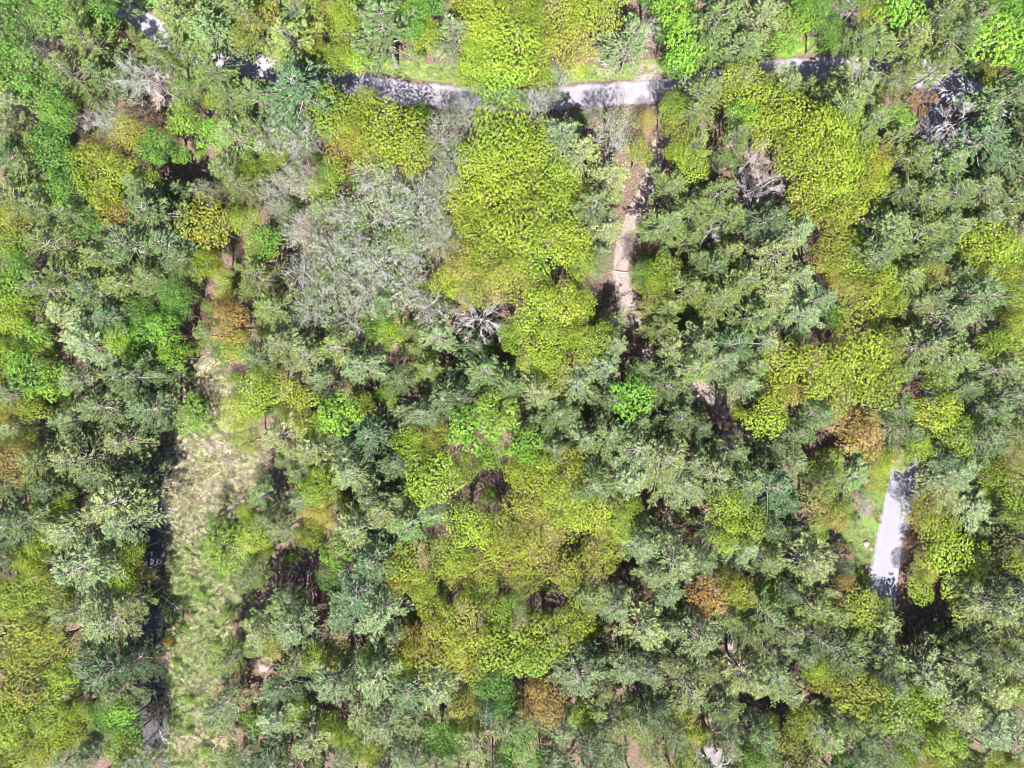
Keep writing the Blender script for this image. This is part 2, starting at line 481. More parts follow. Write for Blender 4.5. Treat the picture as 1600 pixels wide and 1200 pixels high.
def broad_shape(seed, Rr=4.0, H=12.0, nspray=760, leaf=0.21, lumps=15, per=16, flat=0.75, sep=.36, tuft=.20):
    rng = np.random.RandomState(seed)
    tr = Build(); fo = Build()
    zc = H - Rr * flat
    cen = [np.array([0, 0, zc + Rr * flat * .45])]
    ga = 2.39996
    for k in range(lumps):
        f = (k + .5) / lumps; rr = Rr * .74 * math.sqrt(f) * rng.uniform(.85, 1.1); a = k * ga + rng.uniform(-.4, .4)
        zz = zc + Rr * flat * (.5 * math.sqrt(max(0, 1 - (rr / Rr) ** 2)) - .05) + rng.normal() * .18 * Rr * flat
        cen.append(np.array([math.cos(a) * rr, math.sin(a) * rr, zz]))
    cen = np.array(cen); rad = Rr * rng.uniform(.22, .42, size=len(cen))
    fork = np.array([rng.normal() * .2, rng.normal() * .2, H * .45])
    tr.tube(arc((0, 0, -.3), fork, 0, 4, rng, .05), np.linspace(.24, .17, 4), 7)
    for c, r_ in zip(cen, rad):
        tr.tube(arc(fork * [1, 1, rng.uniform(.75, 1.05)], c, .25, 5, rng, .1), np.linspace(.10, .02, 5), 4)
    NC = nspray * 4
    pick = rng.choice(len(cen), NC, p=rad ** 2 / (rad ** 2).sum())
    n0 = unit(rng.normal(size=(NC, 3)) + [0, 0, .6])
    pos = cen[pick] + n0 * (rad[pick] * rng.uniform(.74, 1.22, NC))[:, None] * [1, 1, .9]
    dd = np.linalg.norm(pos[:, None] - cen[None], axis=2) / rad[None]
    ok = (dd.min(1) > .62) | (rng.rand(len(pos)) < .15)
    pos = pos[ok]; n0 = n0[ok]
    keep = []; kp = np.zeros((0, 3)); sj = rng.uniform(.7, 1.35, len(pos))
    for ii in range(len(pos)):                        # tufts keep apart so that dark shows between them
        if len(kp) and (((kp - pos[ii]) ** 2).sum(1) < (sep * sj[ii]) ** 2).any(): continue
        keep.append(ii); kp = np.concatenate([kp, pos[ii][None]])
        if len(keep) >= nspray: break
    pos = pos[keep]; n0 = n0[keep]; sj = sj[keep] ** .8
    M_ = len(pos)
    n = M_ * per
    c = np.repeat(pos, per, 0); nn = np.repeat(unit(n0 + [0, 0, .7]), per, 0)
    off = rng.normal(size=(n, 3)); off -= nn * (off * nn).sum(1)[:, None] * .75
    c = c + unit(off) * (rng.uniform(.1, 1, size=(n, 1)) ** .7 * tuft) * np.repeat(sj, per)[:, None]
    fo.quads(leaf_quads(c, unit(nn + rng.normal(size=(n, 3)) * .38), rng.uniform(.6, 1.4, n) * leaf * np.repeat(sj, per) ** .5, rng))
    return tr, fo


def twiggy(seed, Rr, H, n1=9, n2=7, n3=9, fork=.4, leafn=0, leaf=.1, spread=1.0, w=.022, up=.5, lr=.075):
    """an open tree of fine bare twigs; returns trunk, list of main limbs, leaf builder"""
    rng = np.random.RandomState(seed)
    tr = Build(); limbs = []; fo = Build(); tips = []
    tp = arc((0, 0, -.3), (rng.normal() * .3, rng.normal() * .3, H * .97), 0, 7, rng, .08)
    tr.tube(tp, np.linspace(.2, .03, 7), 6)
    for k in range(n1):
        lb = Build()
        t = fork + (1 - fork) * (k + .3) / n1 * .9
        o_ = np.array([np.interp(t, np.linspace(0, 1, 7), tp[:, j]) for j in range(3)])
        az = k * 2.39996 + rng.uniform(-.4, .4); Lb = Rr * (1.05 - .55 * (t - fork) / (1 - fork)) * rng.uniform(.75, 1.1)
        e = o_ + np.array([math.cos(az) * Lb, math.sin(az) * Lb, Lb * up * rng.uniform(.4, 1.2)])
        c = arc(o_, e, .12 * Lb, 6, rng, .055 * Lb)
        lb.tube(c, np.linspace(lr, .012, 6), 4)
        A, B = [], []; sec = []
        for q in range(n2):
            u = .25 + .75 * (q + rng.rand() * .5) / n2; u = min(u, 1)
            a = np.array([np.interp(u, np.linspace(0, 1, 6), c[:, j]) for j in range(3)])
            d = unit((e - o_) / Lb + rng.normal(size=3) * .75 * spread + [0, 0, .25]); l2 = Lb * (.5 * (1.1 - u) + .14) * rng.uniform(.7, 1.2)
            b = a + d * l2; A.append(a); B.append(b); sec.append((a, b, d, l2))
        lb.ribbons(A, B, w * 1.5, rng)
        A, B = [], []
        for (a, b, d, l2) in sec:
            f = rng.uniform(.2, 1, size=(n3, 1)); s0 = a + (b - a) * f
            dd = unit(d + rng.normal(size=(n3, 3)) * .8); e0 = s0 + dd * (l2 * rng.uniform(.25, .5, size=(n3, 1)) + .12)
            A.append(s0); B.append(e0)
        A = np.concatenate(A); B = np.concatenate(B)
        lb.ribbons(A, B, w * .8, rng); tips.append((A, B)); limbs.append(lb)
    if leafn:
        A = np.concatenate([t[0] for t in tips]); B = np.concatenate([t[1] for t in tips])
        ix = rng.randint(len(A), size=leafn); f = rng.uniform(.3, 1.1, size=(leafn, 1))
        pp = A[ix] + (B[ix] - A[ix]) * f + rng.normal(size=(leafn, 3)) * .10
        fo.quads(leaf_quads(pp, unit(rng.normal(size=(leafn, 3)) * .7 + [0, 0, 1]), rng.uniform(.6, 1.4, leafn) * leaf, rng))
    return tr, limbs, fo


def merge(bl):
    b = Build()
    for x in bl:
        for a in x.v: b.v.append(a)
        for a in x.q: b.q.append(a + b.n)
        for a in x.t: b.t.append(a + b.n)
        b.n += x.n
    return b


SH = {}          # kind of shape -> list of dicts(height, radius, parts [(name, mesh, coloured)])


def reg(key, H, Rr, parts):
    SH.setdefault(key, []).append({'H': H, 'R': Rr, 'parts': parts})


for s in range(9):
    H = 14 + (s % 3) * 1.0
    tr, fo = pine_shape(100 + s, 4.0, H, (0.04, .10, .28)[s % 3], nz=8 + s % 3, gap=(.36, .42, .5)[s // 3])
    reg('pine', H, 4.0, [("trunk", tr.mesh("pine_trunk", M_PBARK, True), 0), ("crown", fo.mesh("pine_crown", M_NEEDLE), 1)])
for s in range(8):
    tr, fo = broad_shape(200 + s, 4.0, 12.5, lumps=13 + s % 4 * 2, leaf=.135 + .012 * (s % 3), nspray=1150, sep=(.39, .44, .50)[s % 3], tuft=(.17, .19, .215)[s % 3])
    mt = tr.mesh("maple_trunk", M_BARK, True)
    reg('maple', 12.5, 4.0, [("trunk", mt, 0), ("crown", fo.mesh("maple_crown", M_LEAF), 1)])
    if s < 6:
        tr, fo = broad_shape(250 + s, 4.0, 12.5, lumps=16, nspray=900, leaf=.12, per=14, sep=.38, tuft=.185)
        reg('mixed', 12.5, 4.0, [("trunk", mt, 0), ("crown", fo.mesh("turning_crown", M_LEAF_MIX), 1)])
for s in range(3):
    tr, fo = broad_shape(290 + s, 4.0, 13, lumps=11, leaf=.20, per=15, sep=.52, tuft=.27)
    reg('big', 13, 4.0, [("trunk", tr.mesh("big_leaf_trunk", M_BARK, True), 0), ("crown", fo.mesh("big_leaf_crown", M_LEAF), 1)])
for s in range(5):
    _, fo = broad_shape(340 + s, 4.0, 12.5, nspray=400, leaf=.15, lumps=17, per=7, sep=.42, tuft=.22)
    tr, lb, _ = twiggy(300 + s, 4.0, 12.5, 17, 12, 7, .42, 10, .15, w=.024, lr=.04, up=.7, spread=1.3)
    reg('poplar', 12.5, 4.2, [("trunk", tr.mesh("poplar_trunk", M_BARK, True), 0), ("branch", merge(lb).mesh("poplar_branches", M_WHITE), 0), ("crown", fo.mesh("poplar_crown", M_SILVER), 1)])
for s in range(4):
    tr, lb, fo = twiggy(400 + s, 4.0, 12.5, 15, 11, 11, .16, 0, w=.019, up=.3, spread=.95, lr=.034)
    reg('dead', 12.5, 4.0, [("trunk", tr.mesh("dead_trunk", M_DEAD, True), 0)] + [("branch", b.mesh("dead_branch", M_DEAD), 0) for b in lb])
for s in range(4):
    tr, lb, fo = twiggy(500 + s, 2.4, 4.2, 12, 8, 11, .12, 2200, .15, w=.02, up=.8)
    reg('brush', 4.2, 2.4, [("stem", merge([tr] + lb).mesh("brush_stems", M_TWIG), 0), ("foliage", fo.mesh("brush_leaves", M_LEAF_MIX), 1)])
for s in range(3):
    tr, fo = broad_shape(600 + s, 3.0, 4.4, lumps=12, leaf=.15, per=15, flat=.8, sep=.42)
    reg('bush', 4.4, 3.0, [("stem", tr.mesh("bush_stem", M_BARK, True), 0), ("foliage", fo.mesh("bush_leaves", M_LEAF), 1)])

# kind letter -> shape, object name, category, what to call it, own colour, spread of colour, group
KIND = {
    'p': ('pine', 'pine_tree', 'pine tree', 'grey-green pine', (0.1, 0.136, 0.036), 'grey-green pines of the forest'),
    'q': ('pine', 'pine_tree', 'pine tree', 'pale silvery-green pine', (0.138, 0.17, 0.064), 'pale silvery pines of the forest'),
    'k': ('pine', 'dark_pine_tree', 'fir tree', 'dark blue-green pine', (0.068, 0.102, 0.036), 'dark blue-green pines of the forest'),  # white pines with darker needles, same shapes as the other pines
    'm': ('maple', 'maple_tree', 'maple tree', 'yellow-green maple', (.147, .192, .015), 'yellow-green maples in new leaf'),
    'l': ('big', 'maple_tree', 'maple tree', 'bright lime-green maple', (.112, .205, .018), 'bright lime-green maples'),
    'g': ('maple', 'broadleaf_tree', 'broadleaf tree', 'deep green broadleaf', (.068, .145, .018), 'deep green broadleaf trees'),
    'o': ('mixed', 'oak_tree', 'oak tree', 'olive-gold oak', (.150, .172, .014), 'olive-gold oaks in young leaf'),
    'e': ('mixed', 'young_maple_tree', 'maple tree', 'golden-yellow young maple', (.185, .175, .020), 'golden young maples'),
    'r': ('mixed', 'rusty_tree', 'tree', 'rust-orange tree', (.195, .122, .028), 'rust-orange trees'),
    's': ('poplar', 'poplar_tree', 'poplar tree', 'silver-grey speckled poplar', (.118, .158, .058), 'silver-grey poplars with pale twigs'),
    'd': ('dead', 'dead_tree', 'dead tree', 'bare bleached dead tree', (1, 1, 1), 'bare dead trees'),
    'b': ('brush', 'brushwood', 'shrub', 'brown twiggy shrub', (.165, .098, .052), 'brown twiggy shrubs'),
    'a': ('bush', 'sapling', 'sapling', 'small light-green sapling', (.100, .165, .018), 'light-green saplings under the pines'),
    'u': ('bush', 'bush', 'bush', 'yellow-green bush', (.105, .185, .014), 'yellow-green bushes on open ground'),
}

# ------------------------------------------------------------------ every crown: kind x y radius, picture pixels
TREES = """
g25,45,40 g85,30,38 p130,60,35 d62,72,28 g162,25,25 b190,52,18 p275,22,38 p330,60,38 p385,25,35 e415,32,28 p455,55,40 o500,20,30 m545,45,25 k597,38,52 l650,25,22 q705,45,36 u655,72,18 e675,72,12
m755,35,42 m810,15,30 m795,85,45 m745,90,30 o875,35,38 m935,25,38 o898,80,38 q988,60,36 d1012,45,26 l1068,75,38 l1050,20,30 p1120,32,42 p1165,70,34 q1190,25,38 l1242,30,28 l1225,66,22 g1290,55,22 d1325,28,28
p1370,72,28 l1395,20,34 p1425,55,34 p1470,25,35 p1502,52,30 l1545,70,42 l1590,40,36 g1560,12,28 l1585,90,28
g30,110,38 g75,150,36 p100,108,34 p150,120,30 q20,168,30 g100,185,30 d150,195,22 b200,82,22 s208,120,36 d245,125,40 p335,115,30 p350,150,28 p400,150,32 k466,138,58 m530,112,26 m520,175,38 e545,235,34 m560,205,30
s700,185,28 u655,172,20 l785,140,38 m742,130,32 m835,112,28 m765,65,36 s865,152,40 s835,160,26 p1100,148,36 p1080,182,26 m1160,138,38 m1192,170,38 q1235,132,22 p1290,140,30 p1330,165,34 q1340,112,28 p1365,190,28 p1320,110,20
d1482,200,46 e1552,112,20 p1585,150,38 b1440,158,22 p1535,95,16
p20,250,35 g85,235,32 e160,235,28 e205,215,30 m145,262,32 m190,268,28 l290,185,26 l325,215,24 l280,240,20 b228,182,28 s180,190,26 p362,205,36 p350,265,30 p395,202,28 m335,160,18 s425,215,34 s470,215,34 s445,180,24 m430,252,20
m615,205,44 m645,240,34 m590,250,34 s690,212,32 s732,180,24 s705,258,30 m782,210,48 m838,225,38 m750,252,36 m795,262,40 q878,215,40 q912,235,32 s962,208,34 s925,178,28 e1012,190,24 e1060,205,28 m1000,240,20 m1055,240,20
p1090,225,38 p1122,250,34 l1150,185,24 d1178,248,32 p1150,212,26 m1200,205,34 m1250,192,42 m1288,222,40 m1320,195,30 l1395,185,24 p1350,218,25 p1430,242,36 p1480,252,34 k1540,215,44 k1585,242,38 p1400,215,24
p25,310,40 p50,275,24 p72,300,20 g112,295,28 m165,302,26 e180,330,28 p215,290,26 k240,332,54 g140,345,25 m238,285,20 p285,300,24 s322,298,26 p370,292,28 s425,292,30 m395,262,20 s470,282,32 m505,290,24 g520,265,22
s545,330,34 s590,292,38 s615,340,38 s655,315,40 s692,290,28 s640,372,28 m728,300,32 m775,312,44 m822,292,38 m868,282,34 m760,367,40 m815,352,44 m868,342,38 m900,308,28 k927,322,36 q955,275,30 q945,365,26
p1052,290,30 p1085,325,34 d1070,318,22 p1122,300,32 d1182,302,40 d1105,362,26 p1140,335,28 m1240,250,36 m1290,270,40 m1332,240,32 e1370,250,26 m1262,312,36 m1310,312,36 o1345,300,32 o1302,352,34 m1370,282,26
p1410,300,34 p1452,310,36 p1500,300,34 q1545,290,34 p1590,310,36
m15,382,26 g30,415,26 p75,380,38 p112,340,30 p90,430,26 k198,385,42 k258,382,44 p158,400,36 o330,350,42 m392,352,24 l420,382,28 m402,392,22 s470,360,34 s510,388,36 s560,390,38 s602,412,40 s652,390,34 s682,350,26
m733,342,26 m780,402,42 o730,412,34 m835,402,40 m887,382,34 m902,412,26 q925,412,26 m1035,422,46 p1080,375,30 p1048,348,30 p1140,390,34 k1200,342,38 q1215,402,38 q1242,360,34 m1325,385,26 o1290,400,30 p1390,360,42 k1368,402,36
p1440,370,36 p1482,350,34 m1530,382,36 m1572,400,34 o1555,432,26 q1590,360,30 m1510,412,26
l15,452,28 m20,500,28 l60,520,30 p60,450,34 q100,490,38 p140,450,34 p185,442,32 k165,502,34 p240,440,32 m305,415,24 m348,430,22 p280,405,28 r362,505,34 m352,465,20 p400,432,34 p422,480,34 s480,432,36 s530,440,38
s580,460,38 s632,452,38 s672,482,32 s540,502,34 s492,482,32 m702,440,24 o745,450,30 o792,440,38 d750,498,44 m832,490,44 m872,480,34 m802,522,26 m850,540,34 o868,590,34 m905,450,26 q958,505,32 q962,545,30 p1042,480,26
p1082,450,34 p1122,470,38 p1162,440,34 p1182,492,38 q1215,460,34 q1252,430,26 q1255,490,32 m1335,420,32 e1308,440,22 o1340,470,34 p1420,430,34 m1385,440,24 e1452,430,26 k1530,462,44 q1500,492,34 p1460,460,26 m1562,425,22 m1590,452,30 o1590,492,26 q1290,470,24
m18,555,28 l45,580,34 l85,602,28 q130,540,42 q115,600,30 g230,520,32 m190,530,28 l215,548,24 l262,520,26 l270,556,22 k190,590,44 k152,640,42 k230,640,36 p322,520,26 p340,545,18 u298,648,38 m376,548,24 p402,560,28 m402,610,32
q442,540,34 q480,560,36 p522,540,34 q560,570,34 p592,545,24 p642,550,42 q682,525,30 p622,595,24 k712,585,40 p762,580,38 p795,605,32 k745,542,28 m832,562,26 q902,602,32 q942,580,28 p952,622,26 l985,620,34 p1000,580,22
k1042,602,36 p1080,578,36 q1092,540,34 q1132,562,32 m1110,530,18 k1152,540,34 p1182,575,28 q1160,605,24 q1195,535,26 m1222,560,36 m1270,572,40 o1320,540,34 m1340,560,42 m1300,602,38 m1370,602,38 q1440,480,30 q1450,542,38
p1490,560,42 m1550,540,28 m1582,520,28 q1570,580,34 p1512,610,32 o1380,540,28
e20,640,26 r25,722,34 o48,692,22 p100,655,30 p60,722,34 k215,700,30 q185,692,34 m370,650,28 m386,688,22 m422,592,26 e465,655,24 m400,640,22 l530,640,34 o562,630,24 l607,615,18 q432,682,30 p442,722,36 q482,700,34
k580,680,38 k540,700,28 q660,650,34 m640,690,26 o667,697,22 k692,622,36 l740,665,40 l780,650,34 l765,702,26 l822,690,30 k722,622,28 k782,612,26 p872,650,36 q842,622,28 m905,555,24 k862,702,26 q912,690,28 o890,730,36
m850,742,32 p950,682,34 p920,722,24 q1000,702,36 q1040,722,42 p1000,662,26 k1060,652,38 k1100,672,30 q1082,722,28 m1152,640,30 m1192,650,34 o1222,610,28 r1340,672,36 b1345,692,22 p1282,650,28 p1242,682,32 k1210,702,24
p1400,640,26 p1420,672,30 m1462,640,34 m1482,682,32 m1432,702,24 e1425,640,20 p1552,640,34 q1590,622,28 k1540,692,38 p1590,680,30 m1390,715,22
q110,722,38 k75,765,28 m78,792,22 q178,782,42 k150,740,28 k210,752,28 p405,775,34 p422,812,28 m502,760,30 e500,802,24 m490,832,22 q552,742,38 k580,782,34 p622,722,28 q620,782,26 l580,737,16 m682,742,42 m662,765,24 m722,732,26
o832,780,38 m880,780,36 m845,712,30 p932,760,34 q982,750,34 q1072,762,34 q1120,742,34 p1150,705,24 m1132,790,32 p1162,760,36 k1210,762,36 q1242,722,26 k1232,785,26 m1290,722,26 p1335,742,34 e1368,745,22 m1370,722,20
o1290,790,38 r1302,812,20 s1350,790,22 q1470,762,36 q1492,740,32 q1522,790,34 o1570,722,26 m1582,762,32 k1460,715,22 p1300,750,26
k30,820,42 k15,872,24 m75,842,24 m60,892,26 q110,832,36 q150,800,26 q120,890,42 q188,822,32 m212,862,26 e232,895,22 p170,870,28 u345,858,44 m402,832,28 q440,830,28 m412,860,16 q470,785,24 e512,812,22 l530,856,26
q560,830,38 q602,800,34 p640,820,38 k580,880,40 m642,870,34 e620,905,20 m700,862,34 m662,912,34 o712,890,26 s682,800,20 m732,820,36 m782,832,34 o762,870,30 o802,850,38 o850,862,40 o870,812,36 m920,800,36 m962,820,28
o940,860,34 o902,900,28 q1005,855,30 p1000,820,18 q1060,882,36 q1022,900,26 p1102,880,26 m1172,820,32 m1140,842,26 q1162,852,30 p1202,830,26 o1152,922,28 r1108,932,32 o1130,900,22 k1235,830,24 p1200,880,30 q1265,880,42
k1325,890,22 b1312,868,20 r1318,905,16 p1340,815,24 o1442,800,30 m1462,830,30 o1455,880,26 m1492,880,42 m1532,880,34 m1438,920,22 m1502,930,36 m1445,890,18 p1540,832,36 b1562,850,22 m1592,885,28 b1590,830,18
m40,930,34 m90,930,32 q160,932,28 q110,962,28 q172,972,42 q205,945,22 o40,990,44 o90,1000,38 o30,1060,44 m100,1060,28 p442,950,28 q410,992,32 q460,982,34 e430,1004,22 q385,905,20 k560,930,40 q592,960,38 q530,962,26
q622,920,24 e530,1022,24 g592,1022,26 o682,960,44 o730,970,42 o692,1012,42 o742,1022,38 e650,1000,24 m780,952,26 l832,962,46 m852,1002,42 m792,1012,42 l832,1030,30 g772,1060,34 p920,932,34 m900,960,32 m922,990,26
q965,955,26 b980,912,24 b1002,932,22 q1012,990,38 q1050,980,28 q1092,1000,38 p1140,962,22 d1090,972,22 k1125,992,20 p1200,960,36 m1190,930,22 k1230,930,26 q1232,982,28 p1270,950,38 b1215,970,22 m1342,952,36 p1300,962,26
p1375,975,30 s1370,1000,24 m1385,950,18 p1482,1002,32 q1560,952,42 k1582,932,28 q1530,982,28 b1440,985,22 b1420,1000,16 p1590,1000,26
k165,1050,40 k205,1035,32 q140,1030,24 q185,1080,26 l195,1102,26 g195,1132,26 m92,1110,30 m30,1120,34 m60,1180,34 q150,1165,30 d222,1165,24 q100,1190,24 p362,1030,26 q345,1110,30 b385,1085,24 k442,1070,30 q460,1040,26
q430,1120,36 m470,1110,22 q480,1160,38 k420,1172,28 q522,1072,40 k542,1050,26 q590,1062,42 k640,1080,38 q682,1080,36 q560,1112,28 m535,1145,20 q602,1130,38 q650,1130,28 g682,1150,32 q622,1182,26 q702,1182,28 e725,1100,28
k760,1110,26 q742,1172,32 p790,1140,28 r850,1095,38 r838,1078,22 g782,1085,28 q902,1062,40 q922,1040,28 q940,1080,24 q982,1045,30 q1060,1040,26 k1030,1105,26 p1000,1142,26 q960,1130,28 q880,1142,28 g822,1170,30
k920,1172,28 q1080,1080,38 q1110,1050,24 p1132,1112,28 m1112,1148,22 q1172,1060,38 q1210,1050,28 p1192,1150,30 m1200,1125,18 q1250,1020,28 k1282,1000,26 e1285,1055,24 m1270,1040,22 q1230,1080,28 p1320,1030,34 o1332,1080,38
b1292,1085,26 o1242,1160,32 b1222,1110,26 p1290,1150,36 p1352,1122,28 m1392,1100,38 m1412,1075,26 o1430,1122,26 q1450,1060,38 q1500,1040,28 q1500,1102,42 q1550,1080,38 q1582,1030,28 k1530,1060,26 l1470,1155,28 g1452,1120,22
q1540,1142,42 q1590,1160,32 p1375,1165,26 o1432,1190,24 s1570,1120,22 m1590,1192,26 m1502,1192,26 k1340,1180,28 b1428,850,15 b1442,815,11 b1424,895,13 b1418,935,12 p1502,425,32 p1460,402,30 q1502,352,26 p1468,352,24 b1000,530,16 b1135,665,12 b1030,795,14 b1180,1110,14 b1085,838,12 a350,962,13 a374,1003,12 b352,1080,16 a296,1140,8 a396,1152,12 a300,905,7 a288,980,7 b330,880,9 a392,965,12 b408,1030,14 p1386,1030,26 q1398,1066,24 p1408,1132,28 q1416,1182,24 b242,1110,14 b246,1022,12 b240,1188,14 b250,905,9 p1262,128,30 q1352,134,26 p1385,128,22 m1218,126,24 m628,372,20 k600,368,20 g565,345,18 r357,478,18 r372,520,16 p212,58,18 b372,1040,14 b365,1135,14 a338,1010,9 b388,1170,14 a345,905,9 a392,880,13 m408,905,16 g330,812,10 a318,930,8 b300,960,8 p398,1010,18 u372,1095,12 m386,800,15 a300,1090,8 a322,1170,10 p365,1190,18 p520,430,22 m655,445,18 p600,470,24 e548,470,14 g192,8,24 p246,84,24 p125,-12,30 p265,60,24 u278,1035,7 r265,1000,8
"""

LAND = [  # things and places every other label can point at
    (245, 125, "the bare tree by the road bend", 'd'),
    (362, 505, "the rust-orange tree beside the grass strip", 'r'),
    (298, 648, "the bush atop the grass strip", 'u'),
    (345, 858, "the bush halfway down the grass", 'u'),
    (750, 498, "the bare tree between the central maples", 'd'),
    (1035, 422, "the round maple beside the leafy trail", 'm'),
    (1482, 200, "the bare tree by the road junction", 'd'),
    (1182, 302, "the large bare tree amid the pines", 'd'),
    (1012, 45, "the white dead spire above the road", 'd'),
    (850, 1095, "the rust-orange tree near the bottom edge", 'r'),
    (832, 962, "the big lime maple at low centre", 'l'),
    (740, 665, "the brightest lime maple in the middle", 'l'),
    (1400, 830, "the open stretch of driveway", None),
    (25, 722, "the orange tree at the left edge", 'r'),
    (985, 620, "the lone lime maple among central pines", 'l'),
    (330, 350, "the bronze-gold oak", 'o'),
    (1545, 70, "the top-right corner's lime maple", 'l'),
    (1112, 1195, "the gravel clearing at the bottom edge", None),
    (1340, 672, "the bronze-orange tree above the driveway", 'r'),
    (1470, 1155, "the lime maple near the bottom-right corner", 'l'),
    (465, 655, "the orange-gold maple beside the grass", 'e'),
    (222, 1165, "the bare tree by the shaded strip", 'd'),
    (40, 990, "the lower-left corner's broad golden oak", 'o'),
    (655, 172, "the low bush on the road's edge", 'u'),
    (440, 885, "the dark hollow beside the grass", None),
    (466, 138, "the big star-shaped pine under the road", 'k'),
    (240, 332, "the star-shaped pine in the upper left", 'k'),
]

rng = random.Random(5)
items = []
for tok in TREES.split():
    k = tok[0]; x, y, r = (float(a) for a in tok[1:].split(","))
    items.append([k, x, y, r])
for t in items:
    if t[0] in 'bdu': continue
    if 690 < t[2] < 1200 and 60 < t[1] < 236: t[3] = min(t[3], max(13.0, (236 - t[1]) / 1.1))
    dgap = min(math.hypot(t[1] - a, t[2] - b) - c for a, b, c in GAPS)
    t[3] = max(13.0, min(t[3], (dgap + 3) / 1.05)) if dgap < t[3] else t[3]
pts = np.array([[t[1], t[2], t[3]] for t in items])


def open_ground(x, y, r):
    Pp = np.array([[x, y]])
    if signed(Pp, GRASS)[0] > -r * .8 or signed(Pp, DARKSTRIP)[0] > -r * .5: return True
    if dseg(Pp, DRIVE)[0] < r + 26 and 715 < y < 960: return True
    return any((x - a) ** 2 + (y - b) ** 2 < (c + r * .75) ** 2 for a, b, c in GAPS)


extra = []
step = 26
for gy_ in range(-90, 1300, step):
    for gx_ in range(-110, 1720, step):
        x = gx_ + rng.uniform(-11, 11); y = gy_ + rng.uniform(-11, 11)
        outx = x < -5 or x > 1605 or y < -5 or y > 1205
        r = rng.uniform(30, 42) if outx else rng.uniform(20, 28)
        A = np.array([[e[1], e[2], e[3]] for e in extra]) if extra else np.zeros((0, 3))
        Q_ = np.concatenate([pts, A])
        rim = x < 60 or x > 1540 or y < 60 or y > 1110
        if (np.hypot(Q_[:, 0] - x, Q_[:, 1] - y) < (Q_[:, 2] * (.75 if rim else .88) + r * (.65 if outx else .2 if rim else .38))).any(): continue
        if open_ground(x, y, r * .6): continue
        if outx and (x < -80 or x > 1680 or y < -60 or y > 1260): continue
        j = int(np.argmin(np.hypot(pts[:, 0] - x, pts[:, 1] - y)))
        k = items[j][0]
        k = {'d': 'p', 'b': 'p', 'u': 'p', 'e': 'm', 'r': 'p', 's': 's', 'l': 'g'}.get(k, k)
        if k in 'mo' and rng.random() < .35: k = 'q'
        if k in 'pqk' and rng.random() < .3: k = rng.choice('mmog')
        extra.append([k, x, y, r])
items += extra
small = []                                             # saplings in the gaps between the crowns
allp = np.array([[t[1], t[2], t[3]] for t in items])
while len(small) < 170:
    x = rng.uniform(5, 1595); y = rng.uniform(5, 1195)
    if (np.hypot(allp[:, 0] - x, allp[:, 1] - y) < allp[:, 2] * .80).any(): continue
    if any(math.hypot(e[1] - x, e[2] - y) < 22 for e in small): continue
    if open_ground(x, y, 8) and rng.random() < .93: continue
    if dseg(np.array([[x, y]]), ROAD)[0] < 34 or dseg(np.array([[x, y]]), DRIVE)[0] < 34 or signed(np.array([[x, y]]), GRASS)[0] > -10 or dseg(np.array([[x, y]]), TRAIL)[0] < 20: continue
    small.append(['a', x, y, rng.uniform(11, 18)])
items += small
print("crowns listed", len(pts), "filled in", len(extra))

ORD = ["first", "second", "third", "fourth", "fifth", "sixth", "seventh", "eighth", "ninth", "tenth", "eleventh", "twelfth", "thirteenth", "fourteenth", "fifteenth", "sixteenth"]
SEC = ["right of", "upper right of", "above", "upper left of", "left of", "lower left of", "below", "lower right of"]
own = {}
for i, (lx, ly, lt, lk) in enumerate(LAND):
    if lk:
        own[min(range(len(pts)), key=lambda j: (items[j][1] - lx) ** 2 + (items[j][2] - ly) ** 2 + (0 if items[j][0] == lk else 1e5))] = i
buckets = {}
for j, (k, x, y, r) in enumerate(items):
    if j in own: continue
    li = min(range(len(LAND)), key=lambda i: (LAND[i][0] - x) ** 2 + (LAND[i][1] - y) ** 2)
    dx = x - LAND[li][0]; dy = LAND[li][1] - y
    s = int(round(math.degrees(math.atan2(dy, dx)) / 45)) % 8
    buckets.setdefault((k, li, s), []).append((dx * dx + dy * dy, j))
label = {}
for (k, li, s), lst in buckets.items():
    lst.sort()
    noun = KIND[k][3]
    for n_, (_, j) in enumerate(lst):
        od = "" if len(lst) == 1 else ORD[n_] + " "
        label[j] = ("%s, %sout, %s %s" % (noun, od, SEC[s], LAND[li][2])) if len(lst) > 1 else "%s, %s %s" % (noun, SEC[s], LAND[li][2])
LOOK = {0: "bare white-branched tree beside the road bend in the top-left corner", 1: "slender rust-orange tree standing beside the upper end of the grass strip",
        2: "round yellow-green bush at the upper end of the dry grass strip", 3: "round yellow-green bush halfway down the dry grass strip",
        4: "bare dead tree with radiating pale branches between the central maples", 5: "round yellow-green maple standing alone beside the leaf-strewn trail",
        6: "bare spreading dead tree beside the gravel road junction at top right", 7: "large bare bleached tree with fanned branches amid the pines",
        8: "slim white dead spire of a tree just above the gravel road", 9: "ragged rust-orange tree near the middle of the bottom edge",
        10: "big round lime-green maple with a dark gap above it, low centre", 11: "brightest lime-green maple, in the middle of the forest",
        13: "orange-gold tree cut by the left edge of the view", 14: "small lone lime-green maple among the grey-green central pines",
        15: "bronze-gold round oak left of the silver poplars", 16: "bright lime-green maple in the top-right corner above the road",
        18: "bronze-orange tree just above the upper end of the driveway", 19: "bright lime-green maple near the bottom-right corner",
        20: "little orange-gold maple to the right of the grass strip", 21: "bare pale tree over the dark shaded ground at the grass strip's lower end",
        22: "broad golden oak in the lower-left corner of the forest", 23: "low green bush on the lower edge of the gravel road",
        25: "big star-shaped dark pine just below the gravel road", 26: "star-shaped dark pine with long boughs, upper left"}
for j, i in own.items():
    label[j] = LOOK[i]

